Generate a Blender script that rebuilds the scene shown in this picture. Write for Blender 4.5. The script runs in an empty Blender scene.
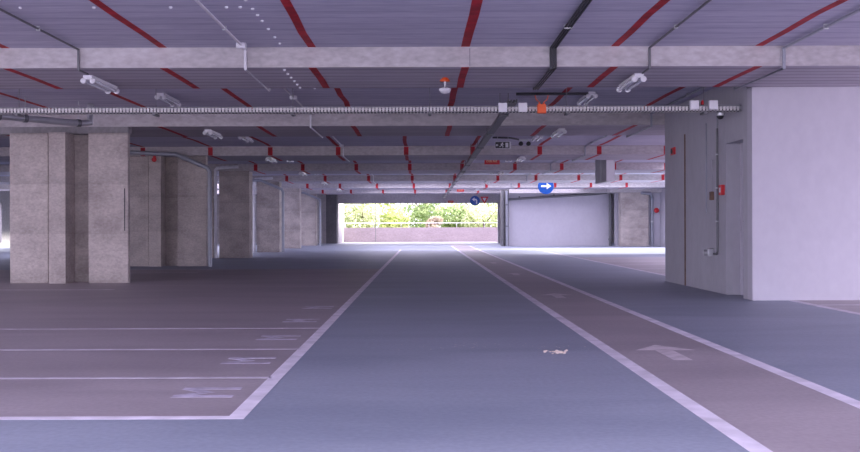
import bpy, bmesh, math, random
from mathutils import Vector, Matrix
random.seed(7)
SC = bpy.context.scene
COL = SC.collection
R = math.radians

# ------------------------------------------------------------------ materials
def new_mat(name):
    m = bpy.data.materials.new(name)
    m.use_nodes = True
    nt = m.node_tree
    return m, nt, nt.nodes['Principled BSDF']

def lk(nt, a, b): nt.links.new(a, b)

def plain(name, col, rough=0.5, metal=0.0, var=0.06, scale=9.0):
    """painted / metal surface with a little procedural unevenness"""
    m, nt, b = new_mat(name)
    tc = nt.nodes.new('ShaderNodeTexCoord')
    n = nt.nodes.new('ShaderNodeTexNoise'); n.inputs['Scale'].default_value = scale; n.inputs['Detail'].default_value = 4
    lk(nt, tc.outputs['Object'], n.inputs['Vector'])
    r = nt.nodes.new('ShaderNodeValToRGB')
    r.color_ramp.elements[0].position = .3; r.color_ramp.elements[1].position = .7
    r.color_ramp.elements[0].color = tuple(c * (1 - var) for c in col) + (1,)
    r.color_ramp.elements[1].color = tuple(min(1, c * (1 + var)) for c in col) + (1,)
    lk(nt, n.outputs['Fac'], r.inputs['Fac']); lk(nt, r.outputs['Color'], b.inputs['Base Color'])
    b.inputs['Roughness'].default_value = rough; b.inputs['Metallic'].default_value = metal
    return m

def concrete(name, c1, c2, stretch=(1, 1, 1), scale=2.0, board=0.0, boardaxis='Y', boardscale=8, bump=.15, rough=.85, stain=.35):
    """raw concrete: cloudy noise, fine grain, optional formwork board lines"""
    m, nt, b = new_mat(name)
    N = nt.nodes.new
    tc = N('ShaderNodeTexCoord')
    mp = N('ShaderNodeMapping'); mp.inputs['Scale'].default_value = stretch
    lk(nt, tc.outputs['Object'], mp.inputs['Vector'])
    n1 = N('ShaderNodeTexNoise'); n1.inputs['Scale'].default_value = scale; n1.inputs['Detail'].default_value = 8; n1.inputs['Roughness'].default_value = .62
    lk(nt, mp.outputs['Vector'], n1.inputs['Vector'])
    n2 = N('ShaderNodeTexNoise'); n2.inputs['Scale'].default_value = scale * 14; n2.inputs['Detail'].default_value = 3
    lk(nt, mp.outputs['Vector'], n2.inputs['Vector'])
    r = N('ShaderNodeValToRGB')
    r.color_ramp.elements[0].position = .3; r.color_ramp.elements[1].position = .72
    r.color_ramp.elements[0].color = c1 + (1,); r.color_ramp.elements[1].color = c2 + (1,)
    lk(nt, n1.outputs['Fac'], r.inputs['Fac'])
    mx = N('ShaderNodeMix'); mx.data_type = 'RGBA'; mx.blend_type = 'OVERLAY'; mx.inputs[0].default_value = stain
    lk(nt, r.outputs['Color'], mx.inputs[6]); lk(nt, n2.outputs['Fac'], mx.inputs[7])
    out = mx.outputs[2]
    hsum = n2.outputs['Fac']
    if board > 0:
        w = N('ShaderNodeTexWave'); w.wave_type = 'BANDS'; w.bands_direction = boardaxis; w.wave_profile = 'SAW'
        w.inputs['Scale'].default_value = boardscale; w.inputs['Distortion'].default_value = .25; w.inputs['Detail'].default_value = 2
        lk(nt, tc.outputs['Object'], w.inputs['Vector'])
        wr = N('ShaderNodeValToRGB')
        wr.color_ramp.elements[0].position = 0; wr.color_ramp.elements[0].color = (.25, .25, .25, 1)
        wr.color_ramp.elements[1].position = .3; wr.color_ramp.elements[1].color = (.5, .5, .5, 1)
        lk(nt, w.outputs['Fac'], wr.inputs['Fac'])
        m2 = N('ShaderNodeMix'); m2.data_type = 'RGBA'; m2.blend_type = 'OVERLAY'; m2.inputs[0].default_value = board
        lk(nt, out, m2.inputs[6]); lk(nt, wr.outputs['Color'], m2.inputs[7]); out = m2.outputs[2]
    lk(nt, out, b.inputs['Base Color'])
    bp = N('ShaderNodeBump'); bp.inputs['Strength'].default_value = bump; bp.inputs['Distance'].default_value = .01
    lk(nt, hsum, bp.inputs['Height']); lk(nt, bp.outputs['Normal'], b.inputs['Normal'])
    b.inputs['Roughness'].default_value = rough
    return m

M = {}
M['slab'] = concrete('slab_concrete', (.47, .46, .57), (.61, .59, .69), (.16, 1.6, 1), 1.6, board=.45, boardscale=1.1)
M['beam'] = concrete('beam_concrete', (.44, .41, .415), (.60, .56, .565), (.5, .8, 1.0), 1.4, board=.0)
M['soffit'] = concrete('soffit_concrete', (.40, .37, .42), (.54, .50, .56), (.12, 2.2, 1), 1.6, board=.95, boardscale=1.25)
M['pillar'] = concrete('pillar_concrete', (.34, .295, .275), (.60, .54, .50), (1, 1, 1.5), 1.5, board=.25, boardaxis='Z', boardscale=.35, bump=.5)
M['wall_conc'] = concrete('wall_concrete', (.24, .23, .24), (.34, .32, .33), (1, 1, .6), 1.0)
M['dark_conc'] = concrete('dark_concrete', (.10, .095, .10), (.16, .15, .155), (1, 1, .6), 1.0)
M['white_wall'] = concrete('white_painted_wall', (.52, .50, .555), (.58, .56, .615), (1, 1, .7), .7, stain=.08, bump=.05, rough=.75)
M['side_wall'] = concrete('grey_painted_wall', (.43, .42, .46), (.50, .49, .53), (1, 1, .5), .8, stain=.1, bump=.05, rough=.75)
M['parapet'] = concrete('parapet_concrete', (.30, .245, .265), (.39, .32, .345), (.6, 1, 1.5), 1.2)
M['apron'] = concrete('apron_concrete', (.52, .51, .50), (.62, .6, .59), (1, 1, 1), 1.5)
M['red'] = plain('red_stripe_paint', (.42, .014, .026), .7, var=.35, scale=5)
M['line'] = plain('white_line_paint', (.72, .67, .75), .6, var=.18, scale=5)
M['line_faded'] = plain('faded_line_paint', (.58, .53, .60), .6, var=.22, scale=6)
M['arrow'] = plain('faded_arrow_paint', (.58, .51, .54), .6, var=.18, scale=8)
M['bay_mark'] = plain('worn_bay_paint', (.47, .43, .52), .6, var=.3, scale=9)
M['galv'] = plain('galvanised_steel', (.55, .56, .58), .38, .7)
M['tray'] = plain('tray_steel', (.62, .60, .59), .5, .3)
M['dark_steel'] = plain('dark_steel', (.17, .17, .18), .5, .4)
M['pipe'] = plain('grey_pipe', (.34, .355, .40), .4, .3)
M['pvc'] = plain('white_pvc', (.74, .73, .76), .4)
M['white_plastic'] = plain('white_plastic', (.78, .77, .80), .35, var=.03)
M['tube'] = plain('fluorescent_tube_glass', (.88, .9, .95), .12, var=.02)
M['black'] = plain('black_plastic', (.018, .018, .024), .4)
M['cable'] = plain('black_cable', (.05, .05, .058), .55)
M['orange'] = plain('orange_plastic', (.85, .12, .02), .45)
M['redplastic'] = plain('red_plastic', (.6, .02, .03), .4)
M['cream'] = plain('pale_sign_paint', (.85, .75, .45), .5, var=.03)
M['blue'] = plain('blue_sign_face', (.006, .085, .38), .35, var=.05)
M['white_sign'] = plain('white_sign_paint', (.85, .85, .88), .4, var=.02)
M['rust'] = plain('rusty_joint_filler', (.19, .12, .085), .85, var=.3)
M['duct'] = concrete('duct_sheet', (.36, .35, .37), (.47, .46, .48), (1, 1, 1), 1.5, stain=.15, bump=.05, rough=.6)
M['bark'] = plain('bark', (.14, .10, .07), .9, var=.3)
M['litter'] = plain('dry_leaf', (.62, .52, .45), .8, var=.25, scale=30)

def floor_mat():
    m, nt, b = new_mat('painted_floor_coating')
    N = nt.nodes.new
    tc = N('ShaderNodeTexCoord'); sp = N('ShaderNodeSeparateXYZ')
    lk(nt, tc.outputs['Object'], sp.inputs['Vector'])
    X, Y = sp.outputs['X'], sp.outputs['Y']
    def math_(op, a, c):
        n = N('ShaderNodeMath'); n.operation = op
        for i, v in enumerate((a, c)):
            if isinstance(v, (int, float)): n.inputs[i].default_value = v
            else: lk(nt, v, n.inputs[i])
        return n.outputs[0]
    gt = lambda a, v: math_('GREATER_THAN', a, v)
    lt = lambda a, v: math_('LESS_THAN', a, v)
    mul = lambda a, c: math_('MULTIPLY', a, c)
    bay = mul(lt(X, -.98), mul(gt(Y, 5.26), lt(Y, 24.0)))
    path = mul(gt(X, 1.50), lt(X, 2.43))
    rbay = mul(gt(X, 4.95), lt(Y, 32.5))
    mask = math_('MAXIMUM', bay, math_('MAXIMUM', path, rbay))
    mp = N('ShaderNodeMapping'); mp.inputs['Scale'].default_value = (.35, 1.2, 1)
    lk(nt, tc.outputs['Object'], mp.inputs['Vector'])
    n1 = N('ShaderNodeTexNoise'); n1.inputs['Scale'].default_value = .9; n1.inputs['Detail'].default_value = 7; n1.inputs['Roughness'].default_value = .6
    n1.inputs['Distortion'].default_value = .6
    lk(nt, mp.outputs['Vector'], n1.inputs['Vector'])
    def ramp(c1, c2, p1=.34, p2=.68):
        r = N('ShaderNodeValToRGB')
        r.color_ramp.elements[0].position = p1; r.color_ramp.elements[1].position = p2
        r.color_ramp.elements[0].color = c1 + (1,); r.color_ramp.elements[1].color = c2 + (1,)
        lk(nt, n1.outputs['Fac'], r.inputs['Fac']); return r.outputs['Color']
    teal = ramp((.215, .242, .31), (.31, .335, .41))
    brown = ramp((.285, .245, .268), (.39, .34, .365))
    mx = N('ShaderNodeMix'); mx.data_type = 'RGBA'
    lk(nt, mask, mx.inputs[0]); lk(nt, teal, mx.inputs[6]); lk(nt, brown, mx.inputs[7])
    # fine grit and tyre scuffs
    n2 = N('ShaderNodeTexNoise'); n2.inputs['Scale'].default_value = 30; n2.inputs['Detail'].default_value = 3
    lk(nt, tc.outputs['Object'], n2.inputs['Vector'])
    ov = N('ShaderNodeMix'); ov.data_type = 'RGBA'; ov.blend_type = 'OVERLAY'; ov.inputs[0].default_value = .2
    lk(nt, mx.outputs[2], ov.inputs[6]); lk(nt, n2.outputs['Fac'], ov.inputs[7])
    lk(nt, ov.outputs[2], b.inputs['Base Color'])
    rr = N('ShaderNodeMapRange'); rr.inputs['To Min'].default_value = .42; rr.inputs['To Max'].default_value = .62
    lk(nt, n1.outputs['Fac'], rr.inputs['Value']); lk(nt, rr.outputs[0], b.inputs['Roughness'])
    bp = N('ShaderNodeBump'); bp.inputs['Strength'].default_value = .08; bp.inputs['Distance'].default_value = .004
    lk(nt, n2.outputs['Fac'], bp.inputs['Height']); lk(nt, bp.outputs['Normal'], b.inputs['Normal'])
    return m
M['floor'] = floor_mat()

def leaf_mat(name, ca, cb):
    m, nt, b = new_mat(name)
    N = nt.nodes.new
    tc = N('ShaderNodeTexCoord'); n = N('ShaderNodeTexNoise'); n.inputs['Scale'].default_value = 2.2; n.inputs['Detail'].default_value = 5
    lk(nt, tc.outputs['Object'], n.inputs['Vector'])
    r = N('ShaderNodeValToRGB'); r.color_ramp.elements[0].position = .38; r.color_ramp.elements[1].position = .62
    r.color_ramp.elements[0].color = ca + (1,); r.color_ramp.elements[1].color = cb + (1,)
    lk(nt, n.outputs['Fac'], r.inputs['Fac']); lk(nt, r.outputs['Color'], b.inputs['Base Color'])
    b.inputs['Roughness'].default_value = .6
    tr = N('ShaderNodeBsdfTranslucent'); lk(nt, r.outputs['Color'], tr.inputs['Color'])
    ms = N('ShaderNodeMixShader'); ms.inputs[0].default_value = .4
    out = nt.nodes['Material Output']
    lk(nt, b.outputs[0], ms.inputs[1]); lk(nt, tr.outputs[0], ms.inputs[2]); lk(nt, ms.outputs[0], out.inputs['Surface'])
    return m
M['leafA'] = leaf_mat('leaf_yellow_green', (.30, .38, .10), (.66, .70, .30))
M['leafB'] = leaf_mat('leaf_mid_green', (.18, .28, .09), (.48, .57, .26))
M['leafC'] = leaf_mat('leaf_pale_green', (.40, .46, .22), (.72, .75, .48))
M['leafD'] = leaf_mat('leaf_reddish', (.42, .34, .24), (.64, .55, .42))
M['ground'] = concrete('grassy_ground', (.12, .17, .05), (.22, .26, .1), (1, 1, 1), .4)

# ------------------------------------------------------------------ mesh builder
class MB:
    def __init__(s): s.bm = bmesh.new()
    def box(s, x0, x1, y0, y1, z0, z1):
        v = [s.bm.verts.new((x, y, z)) for z in (z0, z1) for y in (y0, y1) for x in (x0, x1)]
        for f in ((0, 2, 3, 1), (4, 5, 7, 6), (0, 1, 5, 4), (2, 6, 7, 3), (0, 4, 6, 2), (1, 3, 7, 5)):
            s.bm.faces.new([v[i] for i in f])
        return s
    def prism(s, pts, axis, a0, a1):
        """polygon pts (2-D) extruded along axis from a0 to a1"""
        def P(p, a):
            return {'x': (a, p[0], p[1]), 'y': (p[0], a, p[1]), 'z': (p[0], p[1], a)}[axis]
        A = [s.bm.verts.new(P(p, a0)) for p in pts]; B = [s.bm.verts.new(P(p, a1)) for p in pts]
        s.bm.faces.new(A); s.bm.faces.new(B[::-1])
        n = len(pts)
        for i in range(n): s.bm.faces.new((A[i], B[i], B[(i + 1) % n], A[(i + 1) % n]))
        return s
    def flat(s, pts, z):
        s.bm.faces.new([s.bm.verts.new((p[0], p[1], z)) for p in pts]); return s
    def ring(s, c, u, w, r, n):
        return [s.bm.verts.new(c + r * (math.cos(2 * math.pi * i / n) * u + math.sin(2 * math.pi * i / n) * w)) for i in range(n)]
    def tube(s, pts, r, n=10, cap=True):
        """round tube through pts, mitred at the corners"""
        pts = [Vector(p) for p in pts]
        rs = r if isinstance(r, (list, tuple)) else [r] * len(pts)
        prev = None; up = None
        for i, p in enumerate(pts):
            d0 = (pts[i] - pts[i - 1]).normalized() if i else None
            d1 = (pts[i + 1] - pts[i]).normalized() if i < len(pts) - 1 else None
            t = (d0 + d1).normalized() if d0 and d1 and (d0 + d1).length > 1e-6 else (d0 or d1)
            if up is None:
                up = Vector((0, 0, 1)) if abs(t.z) < .9 else Vector((0, 1, 0))
            u = (up - up.dot(t) * t)
            if u.length < 1e-3: u = t.orthogonal()
            u.normalize(); w = t.cross(u); up = u
            k = 1.0
            if d0 and d1:
                c = max(.5, t.dot(d1)); k = 1 / c
            ring = s.ring(p, u, w, rs[i] * (k ** .5), n)
            if prev:
                for j in range(n): s.bm.faces.new((prev[j], prev[(j + 1) % n], ring[(j + 1) % n], ring[j]))
            elif cap: s.bm.faces.new(ring[::-1])
            prev = ring
        if cap: s.bm.faces.new(prev)
        return s
    def lathe(s, prof, c=(0, 0, 0), axis='z', n=20):
        """profile [(r,h)] revolved about axis through c"""
        c = Vector(c)
        A = {'z': (Vector((1, 0, 0)), Vector((0, 1, 0)), Vector((0, 0, 1))),
             'y': (Vector((1, 0, 0)), Vector((0, 0, 1)), Vector((0, -1, 0))),
             'x': (Vector((0, 1, 0)), Vector((0, 0, 1)), Vector((1, 0, 0)))}[axis]
        prev = None
        for r, h in prof:
            ring = s.ring(c + A[2] * h, A[0], A[1], max(r, 1e-4), n)
            if prev:
                for j in range(n): s.bm.faces.new((prev[j], prev[(j + 1) % n], ring[(j + 1) % n], ring[j]))
            else: s.bm.faces.new(ring[::-1])
            prev = ring
        s.bm.faces.new(prev)
        return s
    def build(s, name, mat, parent=None, bevel=0, smooth=False, mats=None):
        bmesh.ops.recalc_face_normals(s.bm, faces=s.bm.faces)
        me = bpy.data.meshes.new(name); s.bm.to_mesh(me); s.bm.free()
        me.materials.append(mat)
        for m in (mats or []): me.materials.append(m)
        if smooth:
            for p in me.polygons: p.use_smooth = True
            me.set_sharp_from_angle(angle=R(40))
        o = bpy.data.objects.new(name, me); COL.objects.link(o)
        if parent: o.parent = parent
        if bevel:
            bv = o.modifiers.new('bevel', 'BEVEL'); bv.width = bevel; bv.segments = 2; bv.limit_method = 'ANGLE'
        return o

def tag(o, label=None, cat=None, group=None, kind=None):
    if label: o['label'] = label
    if cat: o['category'] = cat
    if group: o['group'] = group
    if kind: o['kind'] = kind
    return o
def empty(name, loc, label, cat, group=None, rz=0):
    e = bpy.data.objects.new(name, None); COL.objects.link(e)
    e.location = loc; e.rotation_euler.z = rz; e.empty_display_size = .2
    return tag(e, label, cat, group)
def struct(o): o['kind'] = 'structure'; return o
def copy_tree(root, loc, label=None, group=None):
    r = root.copy(); COL.objects.link(r); r.location = loc
    if label: r['label'] = label
    if group: r['group'] = group
    for ch in list(root.children):
        c = ch.copy(); COL.objects.link(c); c.parent = r
        for g in list(ch.children):
            d = g.copy(); COL.objects.link(d); d.parent = c
    return r

# ------------------------------------------------------------------ building data (metres; camera stands at y = 0)
ZS, ZB = 3.10, 2.864                       # slab underside, beam soffit
BEAMS = [(11.65, 13.40), (18.40, 20.50), (25.90, 28.00), (32.90, 35.00), (40.40, 42.50), (47.60, 49.70), (54.90, 57.00)]
YEND = 62.3                                # far end of the hall
XL, XR = -22.0, 12.0
YB = -9.0
YS = 2.0                                    # open edge of the slab, just in front of the camera

# ------------------------------------------------------------------ floor and its paint
fl = struct(MB().box(XL, 18, YB, YEND, -.25, 0).build('floor', M['floor']))
EPS = .0016
def mark(name, pts, mat, z=EPS):
    o = MB().prism(pts, 'z', 0.0005, z).build(name, mat, fl); return o
def rect(x0, x1, y0, y1): return [(x0, y0), (x1, y0), (x1, y1), (x0, y1)]
o = mark('bay_border_line', [(-1.03, 5.30), (-.94, 5.22), (-.94, 44), (-1.03, 44)], M['line']); o['label'] = 'long white border line of the motorcycle bays'
o = mark('bay_front_line', [(-9, 5.22), (-.94, 5.22), (-1.03, 5.30), (-9, 5.30)], M['line']); o['label'] = 'white line closing the nearest motorcycle bay'
bayY = [6.66, 8.22, 9.92]
for y in bayY: mark('bay_divider_line', rect(-9, -1.01, y - .03, y + .03), M['line_faded'])
for y in (16.2, 22.2, 23.8): mark('bay_divider_line', rect(-9, -5.0, y - .05, y + .05), M['line_faded'])
mark('path_edge_line', rect(1.443, 1.545, YB, 52), M['line'])
mark('path_edge_line', rect(2.38, 2.48, YB, 52), M['line'])
mark('right_bay_line', rect(4.88, 4.99, YB, 13.35), M['line_faded'])
mark('right_bay_line', rect(4.88, 4.99, 18.6, 46), M['line_faded'])
for y in (10.2, 12.6): mark('right_bay_line', rect(5.0, 12, y - .05, y + .05), M['line_faded'])
for y in (21, 23.5, 26, 28.5): mark('right_bay_line', rect(5.0, 11.5, y - .05, y + .05), M['line_faded'])
for y in (7.47, 14.0, 20.6, 27.2):
    mark('painted_arrow', [(1.87, y), (2.01, y), (2.01, y + .6), (2.19, y + .6), (1.95, y + .95), (1.717, y + .6), (1.87, y + .6)], M['arrow'])
# letter M of each motorcycle bay, its uprights lying across the hall
for y in (6.07, 7.52, 9.08, 10.75, 12.5):
    xo, w, h = -1.49, .36, .36
    t = .075
    o = MB()
    o.prism(rect(xo, xo + h, y - w / 2, y - w / 2 + t), 'z', .0005, EPS)
    o.prism(rect(xo, xo + h, y + w / 2 - t, y + w / 2), 'z', .0005, EPS)
    o.prism([(xo, y - w / 2 + t), (xo + .1, y - w / 2 + t), (xo + h * .62, y), (xo + h * .36, y)], 'z', .0005, EPS)
    o.prism([(xo, y + w / 2 - t), (xo + h * .36, y), (xo + h * .62, y), (xo + .1, y + w / 2 - t)], 'z', .0005, EPS)
    o.build('bay_letter', M['bay_mark'], fl)

# ------------------------------------------------------------------ ceiling slab
mb = MB().box(-10.5, 8.0, YS, 13.4, ZS, ZS + .35).box(XL, 8.0, 13.4, 33, ZS, ZS + .35).box(8.0, XR + .3, 33, 43, ZS, ZS + .35).box(8.0, XR + .3, 47.2, YEND + .3, ZS, ZS + .35).box(10.5, XR + .3, 43, 47.2, ZS, ZS + .35)
mb.box(-9.5, 8.0, 33, 43, ZS, ZS + .35).box(-9.5, 8.0, 47.2, 50, ZS, ZS + .35).box(-9.5, 8.0, 54.5, YEND + .3, ZS, ZS + .35)
mb.box(-9.5, -3.0, 43, 47.2, ZS, ZS + .35).box(-9.5, -3.0, 50, 54.5, ZS, ZS + .35)     # slab left open between the last beams, unseen gaps added for daylight
mb.box(XL, -14.5, 33, YEND + .3, ZS, ZS + .35).box(-14.5, -9.5, 56, YEND + .3, ZS, ZS + .35)  # side roof also left open out of view, to let daylight in
struct(MB().box(11.6, 12, 40, 58, ZS + .351, 8.5).build('roof_sun_screen', M['white_wall']))  # unseen wall added on the roof to keep sun out of the gaps
ce = struct(mb.build('ceiling', M['slab']))
def stripe(parent, x, y0, y1, z, w=.09, wob=.02):
    n = max(2, int((y1 - y0) / .9) + 1)
    L, Rr = [], []
    for i in range(n + 1):
        y = y0 + (y1 - y0) * i / n
        d = random.uniform(-wob, wob) if 0 < i < n else 0
        L.append((x + d - w / 2, y)); Rr.append((x + d + w / 2, y))
    mb = MB()
    for i in range(n):
        mb.prism([L[i], Rr[i], Rr[i + 1], L[i + 1]], 'z', z - .003, z - .0003)
    return mb.build('red_stripe', M['red'], parent)
XF = [-8.3, -6.55, -4.85, -3.02, -1.285, .50, 2.24, 3.92]
XK = [-9.0, -7.25, -5.50, -3.95, -2.19, -.43, 1.29, 3.03, 4.57, 6.3, 8.0, 9.7]
stripe_spans = [(YB, 11.65, XF + [5.7, 7.4]), (13.40, 18.40, XF)]
for (a, b_) in [(20.5, 25.9), (28, 32.9), (35, 40.4), (42.5, 47.6), (49.7, 54.9)]: stripe_spans.append((a, b_, XK))
for (a, b_, xs) in stripe_spans:
    for x in xs:
        if 43 < b_ - .5 and x > -3: continue
        if a < 0: a = YS + .1
        if x < -10 or (a < 13 and x > 7.9): continue
        if (x > 7.9 and a < 33) or (a > 30 and x < -8.9): continue
        stripe(ce, x, a + .02, b_ - .01, ZS, .09 if abs(x - .5) > .1 else .1, .025)
# white anchor caps in the slab
def cap(parent, x, y, z):
    MB().lathe([(.017, 0), (.017, -.012), (.010, -.018)], (x, y, z), n=10).build('anchor_cap', M['white_plastic'], parent)
for y in (9.2, 9.58, 9.86, 10.14, 10.55, 11.0, 11.38): cap(ce, -1.625, y, ZS)
for x in (-3.82, -3.12, -2.39, -1.86, -1.73): cap(ce, x, 9.5, ZS)
for y in (13.7, 14.05, 14.4, 14.75, 15.1): cap(ce, -1.63, y, ZS)

# ------------------------------------------------------------------ ceiling beams
order = ['nearest', 'second nearest', 'third nearest', 'fourth nearest', 'fifth', 'sixth', 'last and farthest']
blabel = ['pale concrete ceiling beam nearest the camera, broad lilac face',
          'concrete ceiling beam right behind the wire cable tray, resting on the left front pillars',
          'third concrete ceiling beam back, red marks on its face, in front of the exit sign arrow run',
          'fourth concrete ceiling beam back, just behind the hanging duct',
          'fifth concrete ceiling beam back, hiding the top of the round blue arrow sign',
          'sixth concrete ceiling beam back, just in front of the far white wall',
          'farthest concrete ceiling beam, just before the two small road signs']
blabel[2] = 'third concrete ceiling beam back, red marks on its face, just before the hanging duct'
for k, (y0, y1) in enumerate(BEAMS):
    xa, xb = (-10.5, 8.0) if k == 0 else (XL, 8.0 if k < 3 else XR)
    if k == 0:
        bm = MB().box(xa, xb, y0, y1, ZB, ZS - .001)
    else:
        bm = MB().box(xa, xb, y0, y1, ZB, ZS - .001)
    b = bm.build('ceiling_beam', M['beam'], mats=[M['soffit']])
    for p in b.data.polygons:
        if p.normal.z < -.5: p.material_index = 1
    tag(b, blabel[k], 'beam', 'concrete ceiling beams across the car park')
    xs = XF if k < 2 else XK
    for x in xs:
        if xa < x < xb: stripe(b, x, y0 + .02, y1 - .02, ZB, .09, .01)
        if k >= 2 and xa < x < xb: MB().box(x - .06, x + .06, y0 - .003, y0, ZB + .005, ZS - .02).build('red_stripe', M['red'], b)
    if k == 0:
        for i in range(6): cap(b, -1.63, 11.8 + i * .3, ZB)
        MB().box(.545, .557, y0 - .004, y0, ZB + .01, ZS - .02).build('form_joint', M['wall_conc'], b)

# ------------------------------------------------------------------ left pillars
MB().box(-9, -5.42, 18.415, 18.62, 2.735, ZB - .0005).build('capital', M['wall_conc'], [b for b in COL.objects if b.name.startswith('ceiling_beam')][1])
names_row = ['front row', 'second row', 'third row', 'fourth row', 'fifth row', 'sixth row']
def pil(mb, label, cap_h=True):
    o = mb.build('concrete_pillar', M['pillar'], bevel=.012)
    return tag(o, label, 'pillar', 'concrete pillars along the left side')
row_y = [18.05, 25.86, 32.86, 40.36, 47.56, 54.86]
for k, y in enumerate(row_y):
    dx = 0 if k == 0 else -.12
    h = ZB if k != 0 else 2.70
    ztop = ZS if k else ZB
    where = ['front row', 'second row back', 'third row back', 'fourth row back', 'fifth row back', 'sixth row back'][k]
    yb_ = BEAMS[k + 1][0]
    def col(x0, x1, ya, yb2, lab, name='concrete_pillar', zt=ZB):
        o = MB().box(x0, x1, ya, yb2, 0, zt).build('concrete_pillar', M['pillar'], bevel=.012)
        tag(o, lab, 'pillar', 'concrete pillars along the left side'); return o
    if k == 0:
        # double column of the movement joint: broad – narrow – broad
        col(-7.51, -6.81, y + .12, y + .55, 'broad pale concrete pillar at the left edge of the front row', zt=2.73)
        b = MB().box(-6.755, -6.455, y, y + .5, 0, 2.73).box(-6.755, -5.9, y + .5001, y + .8, 0, 2.73).build('concrete_pillar', M['pillar'])
        tag(b, 'narrow concrete pillar standing forward between the two broad front pillars', 'pillar', 'concrete pillars along the left side')
        p = col(-6.08, -5.355, y + .12, y + .24, 'broad pale concrete pillar at the right end of the front row', zt=2.73)
        MB().tube([(-5.42, y + .112, .95), (-5.42, y + .112, 1.72)], .008, 6).build('cable_stub', M['cable'], p)
    else:
        ya = yb_ - .04
        row = ['', 'second row of pillars from the front', 'third row of pillars from the front', 'fourth row of pillars from the front', 'fifth row of pillars from the front', 'sixth row of pillars from the front'][k]
        if k == 1:
            col(-7.9, -7.12, ya + .1, ya + .6, 'dark broad concrete pillar just right of the front group, half hidden', zt=ZB - .005)
            b = MB().box(-7.09, -6.78, ya, ya + .5, 0, ZB - .005).box(-7.09, -6.2, ya + .5001, ya + .8, 0, ZB - .005).build('concrete_pillar', M['pillar'])
            tag(b, 'narrow concrete pillar in the second row below the sloping grey pipe', 'pillar', 'concrete pillars along the left side')
            col(-6.37, -5.62, ya + .1, ya + .3, 'broad concrete pillar left of the grey downpipe, end of the second row', zt=ZB - .005)
        else:
            lab = {2: 'dark concrete pillar right of the white downpipe, third row back',
                   3: 'grey concrete pillar fourth row back, left of a thin grey downpipe',
                   4: 'concrete pillar fifth row back on the left side',
                   5: 'concrete pillar sixth row back on the left, beside the last grey downpipe'}[k]
            col(-6.70, {2: -5.70, 3: -5.79, 4: -5.86, 5: -5.85}[k], ya, ya + .6, lab, zt=ZB - .005)
            if k == 2: col(-7.6, -6.90, ya + .1, ya + .7, 'dark concrete pillar left of the white downpipe, third row back, mostly hidden', zt=ZB - .005)

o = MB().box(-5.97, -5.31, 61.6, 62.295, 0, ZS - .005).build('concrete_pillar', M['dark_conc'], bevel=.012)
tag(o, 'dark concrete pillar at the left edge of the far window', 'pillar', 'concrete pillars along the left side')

# ------------------------------------------------------------------ right-hand room block
BX, BY0, BY1 = 4.42, 13.42, 18.25
DY0, DY1, DH = 13.80, 14.57, 2.20
wf = struct(MB().box(BX, 8, BY0, BY0 + .2, 0, ZB).build('wall_front', M['white_wall']))
ws = MB().box(BX, BX + .32, BY0 + .2002, DY0, 0, ZS).box(BX, BX + .32, DY1, BY1, 0, ZS).box(BX, BX + .32, DY0, DY1, DH, ZS)
ws = struct(ws.build('wall_side', M['side_wall']))
MB().box(BX - .004, BX, 16.82, 16.90, 0, 2.55).build('joint_strip', M['rust'], ws)
struct(MB().box(BX + .3202, 11, BY1 - .2, BY1, 0, ZS).build('wall_rear', M['side_wall']))
dr = struct(MB().box(BX + .25, BX + .295, DY0, DY1, 0, DH).build('door_1', M['white_wall']))
MB().tube([(BX + .25, 13.92, 1.07), (BX + .10, 13.92, 1.07), (BX + .09, 14.05, 1.07)], .014, 8).build('door_handle', M['black'], dr)
MB().box(BX + .2, BX + .28, DY1 - .035, DY1, 0, DH).box(BX + .2, BX + .28, DY0, DY0 + .035, 0, DH).build('door_frame', M['white_wall'], dr)

# things on the block's side wall
def wallbox(name, y, z, w, h, d, mat, label, cat):
    e = empty(name, (BX, y, z), label, cat)
    MB().box(-d, 0, -w / 2, w / 2, -h / 2, h / 2).build('housing', mat, e, bevel=.008)
    return e
e = wallbox('fire_alarm_siren', 17.6, 2.32, .26, .13, .03, M['redplastic'], 'red alarm box high on the far end of the grey side wall', 'alarm')
MB().lathe([(.045, 0), (.045, .012), (.02, .02)], (-.05, 0, 0), 'x', 14).build('sounder', M['black'], e)
e = wallbox('fire_call_point', 14.70, 1.53, .14, .15, .055, M['redplastic'], 'red fire call point on the side wall next to the doorway', 'call point')
MB().box(-.058, -.055, -.035, .035, -.035, .035).build('press_plate', M['white_plastic'], e)
e = wallbox('wall_switch', 15.22, 1.46, .09, .13, .05, M['rust'], 'small brown switch box on the side wall left of the red call point', 'switch')
MB().tube([(-.015, 0, .065), (-.015, 0, .55)], .011, 8).build('conduit', M['side_wall'], e)
e = empty('wall_socket', (BX, 15.25, .60), 'grey industrial socket low on the grey side wall', 'socket')
MB().box(-.09, 0, -.07, .07, -.06, .06).build('housing', M['galv'], e, bevel=.01)
MB().lathe([(.045, 0), (.05, .03), (.045, .05)], (-.14, .02, -.005), 'x', 16).build('plug_cover', M['galv'], e, smooth=True)
MB().lathe([(.02, 0), (.028, .06)], (-.05, .13, -.02), 'y', 12).build('cable_gland', M['black'], e)
e = empty('wall_conduit', (BX, 14.95, .56), 'dark vertical conduit on the side wall running up from the socket', 'conduit')
MB().tube([(-.02, .18, .02), (-.02, .04, .02), (-.02, 0, .06), (-.02, 0, 1.9)], .016, 8).build('pipe', M['dark_steel'], e, smooth=True)
MB().tube([(-.02, 0, 1.9), (-.02, 0, 2.2)], .011, 8).build('upper_pipe', M['pipe'], e)
for z in (.5, 1.0, 1.5): MB().box(-.045, 0, -.025, .025, z, z + .02).build('clamp', M['galv'], e)
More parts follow.
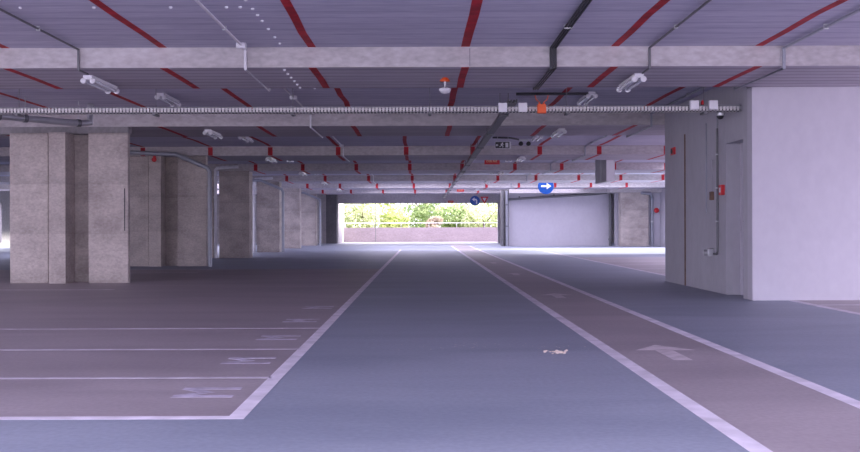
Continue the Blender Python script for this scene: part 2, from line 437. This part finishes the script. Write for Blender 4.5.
# thin grey riser left of it
e = tag(MB().tube([(BX - .012, 15.55, 1.2), (BX - .012, 15.55, 2.6)], .009, 8).build('riser_cable', M['pipe']), 'thin pale cable line high on the grey side wall', 'cable')

# ------------------------------------------------------------------ outer walls and far end
struct(MB().box(XL - .3, XL, 13.4, 46, 0, ZS).box(XL - .3, XL, 52.2, YEND, 0, ZS).box(XL - .3, XL, 46, 52.2, 0, .25).box(XL - .3, XL, 46, 52.2, 2.3, ZS).build('wall_left', M['wall_conc']))
struct(MB().box(16, 16.4, -14, 36.6, -.26, 7.0).build('sun_screen_wall', M['white_wall']))  # unseen wall added to keep direct sun off the hall floor
struct(MB().box(XR, XR + .3, 47, YEND, 0, ZS).build('wall_right', M['white_wall']))
# far end: opening between x -5.27 and 4.62
we = MB().box(XL, -5.27, YEND, YEND + .3, 0, ZS).box(4.66, XR, YEND, YEND + .3, 0, ZS).box(-5.27, 4.66, YEND, YEND + .3, 2.48, ZS)
struct(we.build('wall_end', M['beam']))
# far white wall and its neighbours
struct(MB().box(4.45, 9.72, 52.0, 52.25, 0, ZS).build('wall_back', M['white_wall']))
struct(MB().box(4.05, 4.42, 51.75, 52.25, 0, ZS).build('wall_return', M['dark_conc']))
struct(MB().box(9.87, 10.2, 51.3, 51.6, 0, 2.72).build('trim_2', M['white_wall']))
o = MB().box(9.95, 11.35, 50.3, 50.9, 0, ZB - .16).build('concrete_pillar', M['pillar'], bevel=.012)
tag(o, 'broad grey concrete pillar at far right, between the white wall and the block', 'pillar')
struct(MB().box(11.42, XR, 50.6, 50.85, 0, ZS).build('wall_nib', M['white_wall']))
struct(MB().box(9.4, XR, 50.2, 51.2, ZB - .155, ZS - .001).build('trim_3', M['beam']))
struct(MB().box(4.45, 10.2, 51.2, 51.99, 2.72, ZS - .001).build('trim_4', M['beam']))

# outside: apron, parapet, side wall, ground
struct(MB().box(-14, 14, YEND + .301, 67.3, -.25, -.004).build('terrace', M['apron']))
struct(MB().box(-5.30, 12, 67.0, 67.25, -.003, .97).build('parapet_wall', M['parapet']))
struct(MB().box(-5.6, -5.301, YEND + .302, 67.3, -.003, 3.2).build('terrace_side_wall', M['wall_conc']))
struct(MB().box(-150, 150, 67.3, 260, -1.6, -1.5).build('ground', M['ground']))
struct(MB().box(-150, 150, -150, 67.29, -.6, -.26).build('forecourt', M['apron']))  # unseen ground, made pale so it bounces daylight up to the ceiling
struct(MB().box(12.0, 12.4, YEND + .302, 67.3, -.003, 8.0).build('terrace_sun_screen', M['parapet']))  # unseen tall wall added to shade the terrace from the sun
e = empty('guard_rail', (0, 67.12, .97), 'thin white guard rail on top of the outside parapet', 'railing')
MB().tube([(-5.28, 0, .30), (12, 0, .30)], .022, 8).build('handrail', M['white_plastic'], e)
for i in range(10): MB().box(-5.2 + i * 1.86, -5.17 + i * 1.86, -.015, .015, 0, .29).build('post', M['white_plastic'], e)
e = empty('lamp_post', (-3.15, 66.6, 0), 'thin dark post standing before the trees in the far window', 'post')
MB().tube([(0, 0, 0), (0, 0, 2.62)], .025, 8).build('pole', M['dark_steel'], e)
MB().box(-.12, .12, -.08, .08, 2.62, 2.74).build('lamp_head', M['dark_steel'], e, bevel=.01)
tag(MB().tube([(-5.3, 66.6, 2.58), (-4.2, 66.6, 2.55), (-3.17, 66.6, 2.6)], .014, 6).build('overhead_cable', M['cable']), 'dark cable strung from the outside wall to the thin post', 'cable')

# ------------------------------------------------------------------ trees outside
def tree(x, y, h, r, mat, label, n=2600, z0=-1.5):
    e = empty('tree' if h > 5.2 else 'bush', (x, y, z0), label, 'tree' if h > 5.2 else 'bush')
    tr = MB()
    hh = h * .62
    tr.tube([(0, 0, 0), (.05 * r, .02, hh * .5), (-.04 * r, 0, hh)], [.05 * h * .5, .035 * h * .5, .015 * h], 8)
    for i in range(6):
        a = i * 1.05 + random.random(); z = hh * (.45 + .09 * i)
        tr.tube([(0, 0, z), (math.cos(a) * r * .3, math.sin(a) * r * .3, z + .12 * h), (math.cos(a) * r * .62, math.sin(a) * r * .62, z + .22 * h)], [.018 * h * .5, .012 * h * .5, .005 * h], 6)
    tr.build('trunk', M['bark'], e, smooth=True)
    mb = MB()
    lumps = [(random.uniform(-.55, .55) * r, random.uniform(-.55, .55) * r, h * random.uniform(.28, .86), r * random.uniform(.32, .55)) for _ in range(15)]
    for _ in range(n):
        lx, ly, lz, lr = random.choice(lumps)
        d = Vector((random.gauss(0, 1), random.gauss(0, 1), random.gauss(0, 1))).normalized() * lr * random.uniform(.6, 1.05)
        c = Vector((lx, ly, lz)) + d
        s = random.uniform(.08, .15) * (1 if h < 5.2 else 1.3)
        u = Vector((random.gauss(0, 1), random.gauss(0, 1), random.gauss(0, 1))).normalized()
        w = u.orthogonal().normalized()
        v = [mb.bm.verts.new(c + p) for p in (-u * s, w * s * .5 - u * s * .1, u * s, -w * s * .5 - u * s * .1)]
        mb.bm.faces.new(v)
    mb.build('foliage', mat, e)
T = [(-7.1, 74, 4.6, 2.0, 'leafA', 'yellow green bush beyond the parapet, at the left end of the far window'),
     (-4.6, 75.5, 5.0, 1.9, 'leafC', 'pale bright bush left of the thin dark post in the far window'),
     (-2.0, 76, 4.2, 1.6, 'leafA', 'yellow green bush right of the thin dark post outside'),
     (.9, 74, 3.5, .75, 'leafD', 'brownish low bush near the middle of the far window'),
     (2.3, 76, 4.9, 1.7, 'leafB', 'mid green bush beneath the far end of the long dark tray'),
     (4.6, 75, 4.7, 1.8, 'leafC', 'pale bush beyond the parapet below the small round blue sign'),
     (6.9, 76, 4.9, 2.0, 'leafA', 'yellow green bush at the right end of the far window'),
     (-7.6, 86, 8.2, 3.2, 'leafB', 'mid green tree behind the bushes at far left of the window'),
     (-4.8, 88, 7.6, 2.8, 'leafA', 'yellow green tree rising behind the pale left bush'),
     (.2, 87, 8.0, 2.9, 'leafB', 'mid green tree behind the middle of the far window'),
     (4.9, 89, 7.8, 2.9, 'leafC', 'pale green tree rising behind the right bushes'),
     (7.6, 86, 8.0, 3.1, 'leafB', 'mid green tree behind the bushes at far right of the window')]
for (x, y, h, r, m, lab) in T: tree(x, y, h, r, M[m], lab, 4000 if h > 5.2 else 4200)
tree(-30, 71, 6.5, 2.8, M['leafB'], 'green tree outside the side opening at the far left edge', 2600)

# ------------------------------------------------------------------ fluorescent lights
def batten(loc, label):
    e = empty('ceiling_light', loc, label, 'ceiling light', 'twin tube ceiling lights')
    L = 1.0
    MB().prism([(-.06, 0), (.06, 0), (.045, -.05), (-.045, -.05)], 'y', -L / 2, L / 2).build('housing', M['white_plastic'], e)
    for s in (-1, 1):
        MB().tube([(s * .056, -L / 2 + .05, -.065), (s * .056, L / 2 - .05, -.068)], .02, 10).build('tube', M['tube'], e, smooth=True)
        for yy in (-L / 2 + .03, L / 2 - .03):
            MB().lathe([(.032, -.025), (.037, -.01), (.037, .02), (.022, .03)], (s * .056, yy, -.065), 'y', 12).build('lamp_holder', M['white_plastic'], e, smooth=True)
    MB().box(-.09, .09, -L / 2 + .06, L / 2 - .06, -.052, -.046).build('reflector', M['white_plastic'], e)
    return e
LY = [12.68, 16.05, 19.45, 23.1, 26.95, 30.4, 34.0, 37.7, 41.4, 45.0, 48.7, 52.2]
onpos = ['under the nearest beam', 'just behind the nearest beam', 'under the second beam, past the cable tray', 'between the second and third beams',
         'under the third beam', 'between the third and fourth beams', 'under the fourth beam', 'between the fourth and fifth beams',
         'under the fifth beam', 'between the fifth and sixth beams', 'under the sixth beam', 'between the sixth and last beams']
first = None
for side, x, nm in (('left', -4.08, 'left row of lights'), ('right', 2.64, 'right row of lights')):
    for i, y in enumerate(LY):
        under = any(a < y < b for a, b in BEAMS)
        z = (ZB if under else ZS) - .002
        lab = 'white twin tube light %s, %s' % (onpos[i], nm)
        if first is None: first = batten((x, y, z), lab)
        else: copy_tree(first, (x, y, z), lab)
copy_tree(first, (2.62, 8.35, ZS - .002), 'twin tube light before the nearest beam, cut by the top edge')
copy_tree(first, (5.96, 37.7, ZS - .002), 'small white twin tube light right of the round blue arrow sign, by a red mark')

# ------------------------------------------------------------------ conduits that follow slab and beams
def follow(x, y0, y1, r, gap=.012):
    """points along the ceiling underside, stepping round every beam"""
    pts = [(x, y0, ZS - r - gap)]
    for a, b in BEAMS:
        if a < y0 or a > y1: continue
        pts.append((x, a - r - gap, ZS - r - gap)); pts.append((x, a - r - gap, ZB - r - gap))
        if b > y1: break
        pts += [(x, b + r + gap, ZB - r - gap), (x, b + r + gap, ZS - r - gap)]
    under = any(a < y1 < b for a, b in BEAMS)
    pts.append((x, y1, (ZB if under else ZS) - r - gap))
    return pts
def conduit(x, y0, y1, r, mat, label, clamps=True, boxes=(), n=1):
    e = empty('ceiling_conduit' if n == 1 else 'cable_bundle', (x, y0, ZS), label, 'conduit' if n == 1 else 'cable')
    off = Vector((x, y0, ZS))
    for k in range(n):
        xx = x + (k - (n - 1) / 2) * r * 2.6
        MB().tube([Vector(p) - off for p in follow(xx, y0, y1, r)], r, 8).build('pipe' if n == 1 else 'cable', mat, e, smooth=True)
    if clamps:
        y = y0 + .6
        while y < y1:
            inb = [bm for bm in BEAMS if bm[0] - .1 < y < bm[1] + .1]
            if not inb:
                MB().box(-r * 1.4 * n, r * 1.4 * n, y - y0, y - y0 + .02, -2 * r - .018, 0).build('clamp', M['galv'], e)
            y += 1.8
    for yb in boxes:
        MB().box(-.055, .055, yb - y0 - .045, yb - y0 + .045, -.06, 0).build('junction_box', M['white_plastic'], e, bevel=.008)
    return e
conduit(-2.06, 4.4, 31, .014, M['pvc'], 'thin white conduit with a junction box, left of the ceiling centre', boxes=(11.38, 15.95, 25.4))
conduit(-4.0, 4.4, 11.95, .013, M['dark_steel'], 'dark conduit running over the nearest beam at upper left')
conduit(2.64, 4.4, 12.0, .013, M['dark_steel'], 'dark conduit leading to the twin tube light on the right')
conduit(1.52, 4.4, 14.0, .011, M['cable'], 'bundle of dark cables stepping down the nearest beam, right of centre', n=3)
conduit(4.20, 4.4, 50, .018, M['pipe'], 'grey conduit stepping over the beams above the side wall', boxes=(22.0,))
tag(MB().tube([(1.46, 15.6, ZS - .03), (2.6, 15.6, ZS - .03)], .022, 8).build('ceiling_cable', M['cable']), 'short dark cable running crosswise to the right light behind the nearest beam', 'cable')
conduit(-2.0, 33.2, 46, .014, M['pvc'], 'white conduit under the far beams at left of centre')

# ------------------------------------------------------------------ wire basket tray across the hall
TY, TX0, TX1 = 13.78, -10.0, 4.39
TZ = 2.585
e = empty('cable_tray', (0, TY, TZ), 'long pale wire mesh cable tray hung across the hall under the ceiling', 'cable tray')
mb = MB()
nn = int((TX1 - TX0) / .047)
for i in range(nn):
    x = TX0 + .012 + i * .047
    mb.box(x - .015, x + .015, 0, .005, 0, .07)
    mb.box(x - .006, x + .006, .005, .2, 0, .006)
    mb.box(x - .012, x + .012, .2, .205, 0, .075)
mb.build('wire_basket', M['tray'], e)
MB().box(TX0, TX1, -.006, 0, .066, .078).box(TX0, TX1, .205, .211, .066, .078).box(TX0, TX1, -.006, 0, -.004, .008).build('edge_wire', M['dark_steel'], e)
MB().tube([(TX0, .06, .022), (TX1, .06, .022)], .02, 8).build('cable', M['cable'], e)
MB().tube([(TX0, .12, .022), (TX1, .12, .022)], .02, 8).build('cable', M['cable'], e)
MB().tube([(TX0, .165, .018), (TX1 - 1, .165, .018)], .015, 8).build('cable', M['dark_steel'], e)
for i in range(8):
    x = TX0 + .6 + i * 1.9
    MB().box(x - .02, x + .02, -.01, .215, -.035, -.006).build('bracket', M['dark_steel'], e)
    MB().tube([(x, .1, -.03), (x, .1, ZS - TZ)], .004, 6).build('hanger_rod', M['dark_steel'], e)
def tray_box(x, mat, label, ears=False, dz=0):
    e = empty('junction_box', (x, TY - .012, TZ + .01 + dz), label, 'junction box')
    MB().box(-.06, .06, -.06, 0, -.02, .105).build('housing', mat, e, bevel=.006)
    MB().box(-.052, .052, -.066, -.06, -.012, .097).build('lid', mat, e, bevel=.002)
    for s in (-1, 1):
        if ears: MB().lathe([(.014, 0), (.014, .02), (.009, .028)], (s * .03, -.03, .105), 'z', 10).build('cable_gland', mat, e)
    if ears:
        for s in (-1, 1):
            MB().tube([(s * .03, -.03, .133), (s * .075, -.03, .17), (s * .09, -.03, .23)], .006, 6).build('cable', mat, e)
    return e
tray_box(1.10, M['white_plastic'], 'leftmost of the white junction boxes on the cable tray')
tray_box(1.375, M['white_plastic'], 'white junction box on the cable tray, directly left of the orange box')
tray_box(1.635, M['orange'], 'orange junction box with two wires on the cable tray', True, -.02)
tray_box(3.73, M['white_plastic'], 'white junction box on the cable tray near its right end', dz=.025)
tray_box(3.99, M['white_plastic'], 'white junction box on the cable tray, last one before the side wall', dz=.025)
e = empty('alarm_beacon', (3.86, TY + .02, TZ + .091), 'dark red beacon between the two right white boxes on the tray', 'alarm')
MB().lathe([(.022, 0), (.022, .03), (.016, .05), (.004, .062)], n=14).build('lens', M['redplastic'], e, smooth=True)
MB().lathe([(.026, -.012), (.026, 0)], n=14).build('base', M['black'], e)
e = empty('dome_camera', (4.16, 13.98, TZ - .004), 'small pale dome camera under the right end of the cable tray', 'camera')
MB().lathe([(.06, 0), (.06, -.03), (.055, -.04)], n=18).build('base', M['galv'], e, smooth=True)
MB().lathe([(.05, -.04), (.046, -.06), (.03, -.083), (.005, -.09)], n=18).build('dome', M['black'], e, smooth=True)

# long ladder tray running away from the camera
e = empty('cable_tray', (1.28, 14.15, 2.75), 'long dark cable tray running down the hall to the far window', 'cable tray')
Ln = 47.8
MB().box(-.06, -.052, 0, Ln, 0, .06).box(.052, .06, 0, Ln, 0, .06).build('side_rail', M['dark_steel'], e)
MB().box(-.0519, .0519, 0, Ln, 0, .006).build('tray_bottom', M['dark_steel'], e)
for s in (-.028, .018): MB().tube([(s, 0, .03), (s, Ln, .03)], .018, 8).build('cable', M['cable'], e)
for i in range(15):
    y = 15.7 + i * 3.2
    if any(a - .1 < y < b + .1 for a, b in BEAMS): zt = ZB - 2.75
    else: zt = ZS - 2.75
    if zt < .5 and zt > .2 or True:
        MB().box(-.07, .07, y - 14.17, y - 14.13, -.02, 0).build('bracket', M['dark_steel'], e)
        MB().tube([(-.065, y - 14.15, -.02), (-.065, y - 14.15, zt)], .006, 6).tube([(.065, y - 14.15, -.02), (.065, y - 14.15, zt)], .006, 6).build('hanger_rod', M['dark_steel'], e)

# ------------------------------------------------------------------ beacon under the nearest beam
e = empty('fire_beacon', (.28, 12.5, ZB), 'orange and white alarm beacon hanging under the nearest beam', 'alarm')
MB().lathe([(.03, 0), (.062, -.03), (.062, -.045), (.03, -.05)], n=20).build('base', M['orange'], e, smooth=True)
MB().lathe([(.014, -.05), (.014, -.12)], n=12).build('stem', M['galv'], e)
MB().lathe([(.03, -.12), (.07, -.135), (.072, -.16), (.05, -.19), (.01, -.2)], n=20).build('dome', M['white_plastic'], e, smooth=True)

# ------------------------------------------------------------------ signs
def hang(e, w, h, zt, mat=None):
    for s in (-1, 1): MB().tube([(s * w * .35, 0, h), (s * w * .35, 0, zt)], .005, 6).build('hanger_rod', mat or M['galv'], e)
# exit sign
e = empty('exit_sign', (1.84, 23.0, 2.80), 'black emergency exit sign with white running figure, by the long dark tray', 'sign')
MB().box(-.175, .175, -.02, .02, 0, .205).build('housing', M['black'], e, bevel=.004)
mb = MB()
mb.box(-.18, .18, -.024, -.02, .198, .208).box(-.18, .18, -.024, -.02, -.003, .006).box(.155, .18, -.024, -.02, 0, .2).box(-.18, -.172, -.024, -.02, 0, .2)
mb.build('frame', M['white_sign'], e)
mb = MB()
def bar(mb, p, q, w, y0, y1):
    p, q = Vector(p), Vector(q); d = (q - p).normalized(); nrm = Vector((-d.y, d.x)) * w / 2
    mb.prism([tuple(p + nrm), tuple(q + nrm), tuple(q - nrm), tuple(p - nrm)], 'y', y0, y1)
mb.lathe([(.016, 0), (.016, .004)], (-.008, -.02, .165), 'y', 14)
bar(mb, (-.012, .15), (-.03, .095), .03, -.024, -.02); bar(mb, (-.03, .1), (.005, .07), .018, -.024, -.02); bar(mb, (.005, .072), (-.005, .03), .016, -.024, -.02)
bar(mb, (-.03, .098), (-.05, .06), .018, -.024, -.02); bar(mb, (-.05, .06), (-.085, .055), .016, -.024, -.02)
bar(mb, (-.01, .14), (.025, .115), .013, -.024, -.02); bar(mb, (-.015, .14), (-.055, .125), .013, -.024, -.02)
mb.box(.06, .125, -.024, -.02, .03, .17)
bar(mb, (-.105, .1), (-.155, .1), .02, -.024, -.02); bar(mb, (-.155, .1), (-.125, .13), .014, -.024, -.02); bar(mb, (-.155, .1), (-.125, .07), .014, -.024, -.02)
mb.build('pictogram', M['white_sign'], e)
hang(e, .35, .205, (ZS - 2.80) / .76)
e.scale.z = .76
# red signs
def red_sign(x, y, z, w, h, zt, label):
    e = empty('red_sign', (x, y, z), label, 'sign', 'red hanging signs')
    MB().box(-w / 2, w / 2, -.012, .012, 0, h).build('panel', M['redplastic'], e, bevel=.003)
    mb = MB(); u = w / 12
    for i in range(7):
        x0 = -w * .36 + i * w * .105
        mb.box(x0, x0 + .22 * u, -.016, -.012, h * .34, h * .66)
        if i % 2 == 0: mb.box(x0, x0 + .8 * u, -.016, -.012, h * .6, h * .66)
        if i % 3 != 1: mb.box(x0, x0 + .8 * u, -.016, -.012, h * .34, h * .40)
        if i % 3 != 0: mb.box(x0 + .6 * u, x0 + .82 * u, -.016, -.012, h * .34, h * .66)
    mb.build('lettering', M['cream'], e)
    hang(e, w, h, zt - z)
red_sign(1.96, 28.3, 2.765, .43, .18, ZS, 'red hanging sign with pale lettering, nearest and largest of the three')
red_sign(1.9, 50.6, 2.78, .36, .15, ZS, 'small red hanging sign behind the sixth beam, above the window')
red_sign(1.72, 61.9, 2.50, .34, .13, ZS, 'tiny red sign on the top edge of the far window')
# round blue signs
def round_sign(x, y, z, r, label, turn=False):
    e = empty('road_sign', (x, y, z), label, 'sign')
    MB().lathe([(r, -.008), (r, .008)], (0, 0, 0), 'y', 36).build('panel', M['blue'], e)
    mb = MB()
    if not turn:
        mb.prism([(-.60 * r, -.1 * r), (.1 * r, -.1 * r), (.1 * r, -.38 * r), (.68 * r, .02 * r), (.1 * r, .42 * r), (.1 * r, .14 * r), (-.60 * r, .14 * r)], 'y', -.014, -.008)
    else:
        mb.prism([(.2 * r, -.6 * r), (.45 * r, -.6 * r), (.45 * r, .1 * r), (.28 * r, .38 * r), (-.1 * r, .42 * r), (-.1 * r, .68 * r), (-.62 * r, .28 * r), (-.1 * r, -.1 * r), (-.1 * r, .16 * r), (.12 * r, .12 * r), (.2 * r, 0)], 'y', -.014, -.008)
    mb.build('arrow', M['white_sign'], e)
    for s in (-1, 1): MB().tube([(s * r * .4, 0, r * .88), (s * r * .4, 0, ZS - z)], .007, 6).build('hanger_rod', M['galv'], e)
    return e
round_sign(5.41, 44.0, 2.775, .35, 'large round blue sign with a white arrow pointing right')
round_sign(3.02, 58.0, 2.51, .29, 'small round blue sign with a white turn arrow, over the far window', True)
e = empty('yield_sign', (3.57, 58.0, 2.55), 'small red and white triangular sign right of the small blue one', 'sign')
MB().prism([(-.24, .2), (.24, .2), (0, -.25)], 'y', -.01, .01).build('panel', M['redplastic'], e)
MB().prism([(-.11, .125), (.11, .125), (0, -.09)], 'y', -.016, -.01).build('center_panel', M['white_sign'], e)
for s in (-1, 1): MB().tube([(s * .14, 0, .19), (s * .14, 0, ZS - 2.55)], .007, 6).build('hanger_rod', M['galv'], e)

# twin emergency spotlights
e = empty('twin_spotlight', (2.42, 24.0, ZS), 'pair of small black spotlights hanging between exit sign and second light', 'spotlight')
e['label'] = 'pair of small black spotlights hanging from the ceiling, right of the exit sign'
MB().box(-.13, .13, -.03, .03, -.05, 0).build('mount', M['galv'], e)
for s, a in ((-1, .0), (1, .05)):
    MB().lathe([(.02, -.09), (.05, -.06), (.055, .05), (.05, .06)], (s * .065 + a, 0, -.11), 'y', 16).build('spot_head', M['black'], e, smooth=True)
pts = [(1.62, 23.2, ZS - .03), (1.8, 23.2, ZS - .03), (2.05, 23.4, ZS - .02), (2.28, 23.8, ZS - .025)]
tag(MB().tube(pts, .022, 8).build('ceiling_cable', M['cable'], smooth=True), 'dark cable curving along the ceiling above the exit sign', 'cable')

# ------------------------------------------------------------------ hanging duct
e = empty('ventilation_duct', (5.34, 29.0, 2.32), 'boxy grey duct hanging from the ceiling above right centre', 'duct')
MB().box(0, .21, 0, 2.0, 0, ZS - 2.32 - .002).build('body', M['duct'], e, bevel=.01)
MB().box(-.015, .225, -.012, .02, -.01, ZS - 2.32 - .004).build('lit_end', M['white_plastic'], e)  # white plate paints the front face bright, as if catching light
MB().box(.02, .19, 0.05, 1.95, -.012, -.0005).build('lit_underside', M['white_plastic'], e)  # white sheet stands in for light falling on the duct's underside
for yy in (.95, 1.9): MB().box(-.012, .222, yy, yy + .03, -.008, ZS - 2.32 - .004).build('flange', M['galv'], e)

# ------------------------------------------------------------------ pipes on the left
e = empty('drain_pipe', (-6.6, 15.6, 2.75), 'thick grey drain pipe slung under the ceiling at the left edge', 'pipe')
P0, P1 = Vector((-2.0, -2.2, .02)), Vector((.92, 1.02, -.01))
MB().tube([P0, P1, P1 + Vector((.1, .14, .03)), P1 + Vector((.1, .2, .34))], .055, 14).build('pipe', M['galv'], e, smooth=True)
dirv = (P1 - P0).normalized()
for t in (.30, .68, .78, .99):
    c = P0 + (P1 - P0) * t
    MB().tube([c - dirv * .03, c + dirv * .03], .066, 14).build('coupling', M['dark_steel'], e, smooth=True)
    MB().tube([c + Vector((0, 0, .06)), c + Vector((0, 0, ZS - 2.75 - c.z))], .006, 6).build('hanger_rod', M['galv'], e)
def downpipe(k, x0, label, white=False):
    yf = BEAMS[k][0]; y = yf - (.11 if white else .24)
    e = empty('downpipe', (x0, y, 0), label, 'pipe')
    r = .055; m = M['pvc'] if white else M['pipe']
    if not white:
        pts = [(-2.15, 0, 2.94), (-.86, 0, 2.88), (-.06, 0, 2.54), (0, 0, 2.44), (0, 0, 0)]
    else:
        pts = [(.75, -.02, 2.99), (.06, 0, 2.95), (0, 0, 2.88), (0, 0, 0)]
    MB().tube(pts, r, 12).build('pipe', m, e, smooth=True)
    cl = [(0, 0, 2.0), (0, 0, 1.0)]
    for c in cl:
        MB().tube([(0, 0, c[2] - .03), (0, 0, c[2] + .03)], r * 1.2, 12).build('coupling', m, e, smooth=True)
    if not white:
        for t in (.25, .75):
            a, b = Vector(pts[1]), Vector(pts[2]); c = a + (b - a) * t; d = (b - a).normalized() * .03
            MB().tube([c - d, c + d], r * 1.2, 12).build('coupling', m, e, smooth=True)
    return e
downpipe(2, -5.47, 'grey downpipe sloping across the second row of pillars and down')
downpipe(3, -6.80, 'white downpipe at the left edge of the third row pillar', True)
downpipe(4, -5.62, 'grey downpipe sloping across the fourth row pillar and down')
downpipe(4, -6.80, 'white downpipe at the left edge of the fourth row pillar', True)
downpipe(6, -5.62, 'grey downpipe on the sixth row pillar, farthest of the three')
e = empty('fire_bell', (-6.93, 25.81, 2.76), 'small red alarm bell on the pipe before the second pillar row', 'alarm')
MB().lathe([(.06, 0), (.06, .03), (.03, .055)], (0, 0, 0), 'y', 16).build('gong', M['redplastic'], e, smooth=True)
MB().box(-.03, .03, 0, .05, .0, .1).build('bracket', M['redplastic'], e)

# pipes at the far white wall
e = empty('service_pipe', (4.5, 51.1, 2.5), 'long dark pipe running along the top of the far white wall', 'pipe')
MB().tube([(-.05, .8, -.08), (4.4, .74, .18), (5.0, .74, .24), (5.3, .74, .36)], .06, 10).build('pipe', M['dark_steel'], e, smooth=True)
for x in (.5, 2.3, 4.0): MB().box(x - .03, x + .03, .75, .89, -.12 + x * .058, .05 + x * .058).build('bracket', M['dark_steel'], e)
e = empty('downpipe', (9.66, 51.6, 0), 'dark downpipe at the right end of the far white wall', 'pipe')
MB().tube([(0, 0, 0), (0, 0, 2.7)], .075, 12).build('pipe', M['dark_steel'], e, smooth=True)
MB().tube([(0, 0, .3), (0, 0, .38)], .1, 12).build('coupling', M['dark_steel'], e, smooth=True)
e = empty('downpipe', (11.55, 50.45, 0), 'pale grey downpipe right of the far broad pillar', 'pipe')
MB().tube([(0, 0, 0), (0, 0, 2.45), (-.15, -.25, 2.65), (-.6, -.25, 2.68)], .075, 12).build('pipe', M['pipe'], e, smooth=True)
MB().tube([(0, 0, 1.2), (0, 0, 1.28)], .09, 12).build('coupling', M['galv'], e, smooth=True)
e = empty('fire_bell', (11.8, 50.55, 1.8), 'small red bell on the far right white wall beside a downpipe', 'alarm')
MB().lathe([(.13, 0), (.13, .04), (.06, .09)], (0, 0, 0), 'y', 16).build('gong', M['redplastic'], e, smooth=True)
MB().box(-.05, .05, 0, .05, -.05, .05).build('bracket', M['white_plastic'], e)
for x, mt, lab in ((4.10, 'dark_steel', 'dark pipe left of the far white wall, at the window edge'), (4.32, 'pipe', 'grey pipe left of the far white wall, beside the dark one')):
    e = empty('downpipe', (x, 51.6, 0), lab, 'pipe')
    MB().tube([(0, 0, 0), (0, 0, 2.85)], .07, 12).build('pipe', M[mt], e, smooth=True)
    for z in (1.0, 2.1): MB().tube([(0, 0, z), (0, 0, z + .06)], .082, 12).build('coupling', M['dark_steel'], e, smooth=True)

# ------------------------------------------------------------------ litter on the floor
def litter(name, n, cx, cy, sx, sy, smin, smax, label, cat, mat):
    mb = MB()
    for _ in range(n):
        x = cx + random.gauss(0, sx); y = cy + random.gauss(0, sy); s = random.uniform(smin, smax); a = random.random() * 6.3
        pts = []
        for i in range(6):
            rr = s * random.uniform(.6, 1.1); pts.append((x + rr * math.cos(a + i * 1.047), y + rr * .7 * math.sin(a + i * 1.047)))
        mb.prism(pts, 'z', .0003, random.uniform(.4, 1.1) * s)
    return tag(mb.build(name, mat), label, cat, kind='stuff')
litter('leaf_litter', 26, 1.06, 7.95, .05, .05, .006, .017, 'small heap of pale dry leaf crumbs on the blue floor', 'litter', M['litter'])
litter('grit', 60, .45, 8.35, .42, .14, .002, .0045, 'pale grit scattered over the blue floor at left of the crumb heap', 'litter', M['litter'])

# ------------------------------------------------------------------ light
w = bpy.data.worlds.new('overcast_sky'); SC.world = w; w.use_nodes = True
bg = w.node_tree.nodes['Background']
bg.inputs['Color'].default_value = (.82, .765, 1.0, 1); bg.inputs['Strength'].default_value = 1.0
sun = bpy.data.lights.new('sun', 'SUN'); sun.energy = 3.8; sun.angle = R(8); sun.color = (1, .95, .88)
so = bpy.data.objects.new('sun', sun); COL.objects.link(so)
so.rotation_euler = Vector((-.84, -.05, -.31)).to_track_quat('-Z', 'Y').to_euler()

# ------------------------------------------------------------------ camera
cam = bpy.data.cameras.new('camera'); co = bpy.data.objects.new('camera', cam); COL.objects.link(co)
cam.sensor_width = 36; cam.lens = 1000 / 860 * 36
cam.shift_x = 7 / 860; cam.shift_y = 1 / 860
co.location = (0, 0, 1.0)
co.rotation_euler = (Matrix.Rotation(R(90), 4, 'X') @ Matrix.Rotation(R(-.18), 4, 'Z')).to_euler()
cam.clip_end = 500
SC.camera = co
vs = SC.view_settings
vs.view_transform = 'Standard'; vs.look = 'None'; vs.gamma = 1; vs.use_curve_mapping = False
vs.exposure = 2.45
SC.cycles.use_denoising = True
SC.cycles.max_bounces = 10; SC.cycles.diffuse_bounces = 6
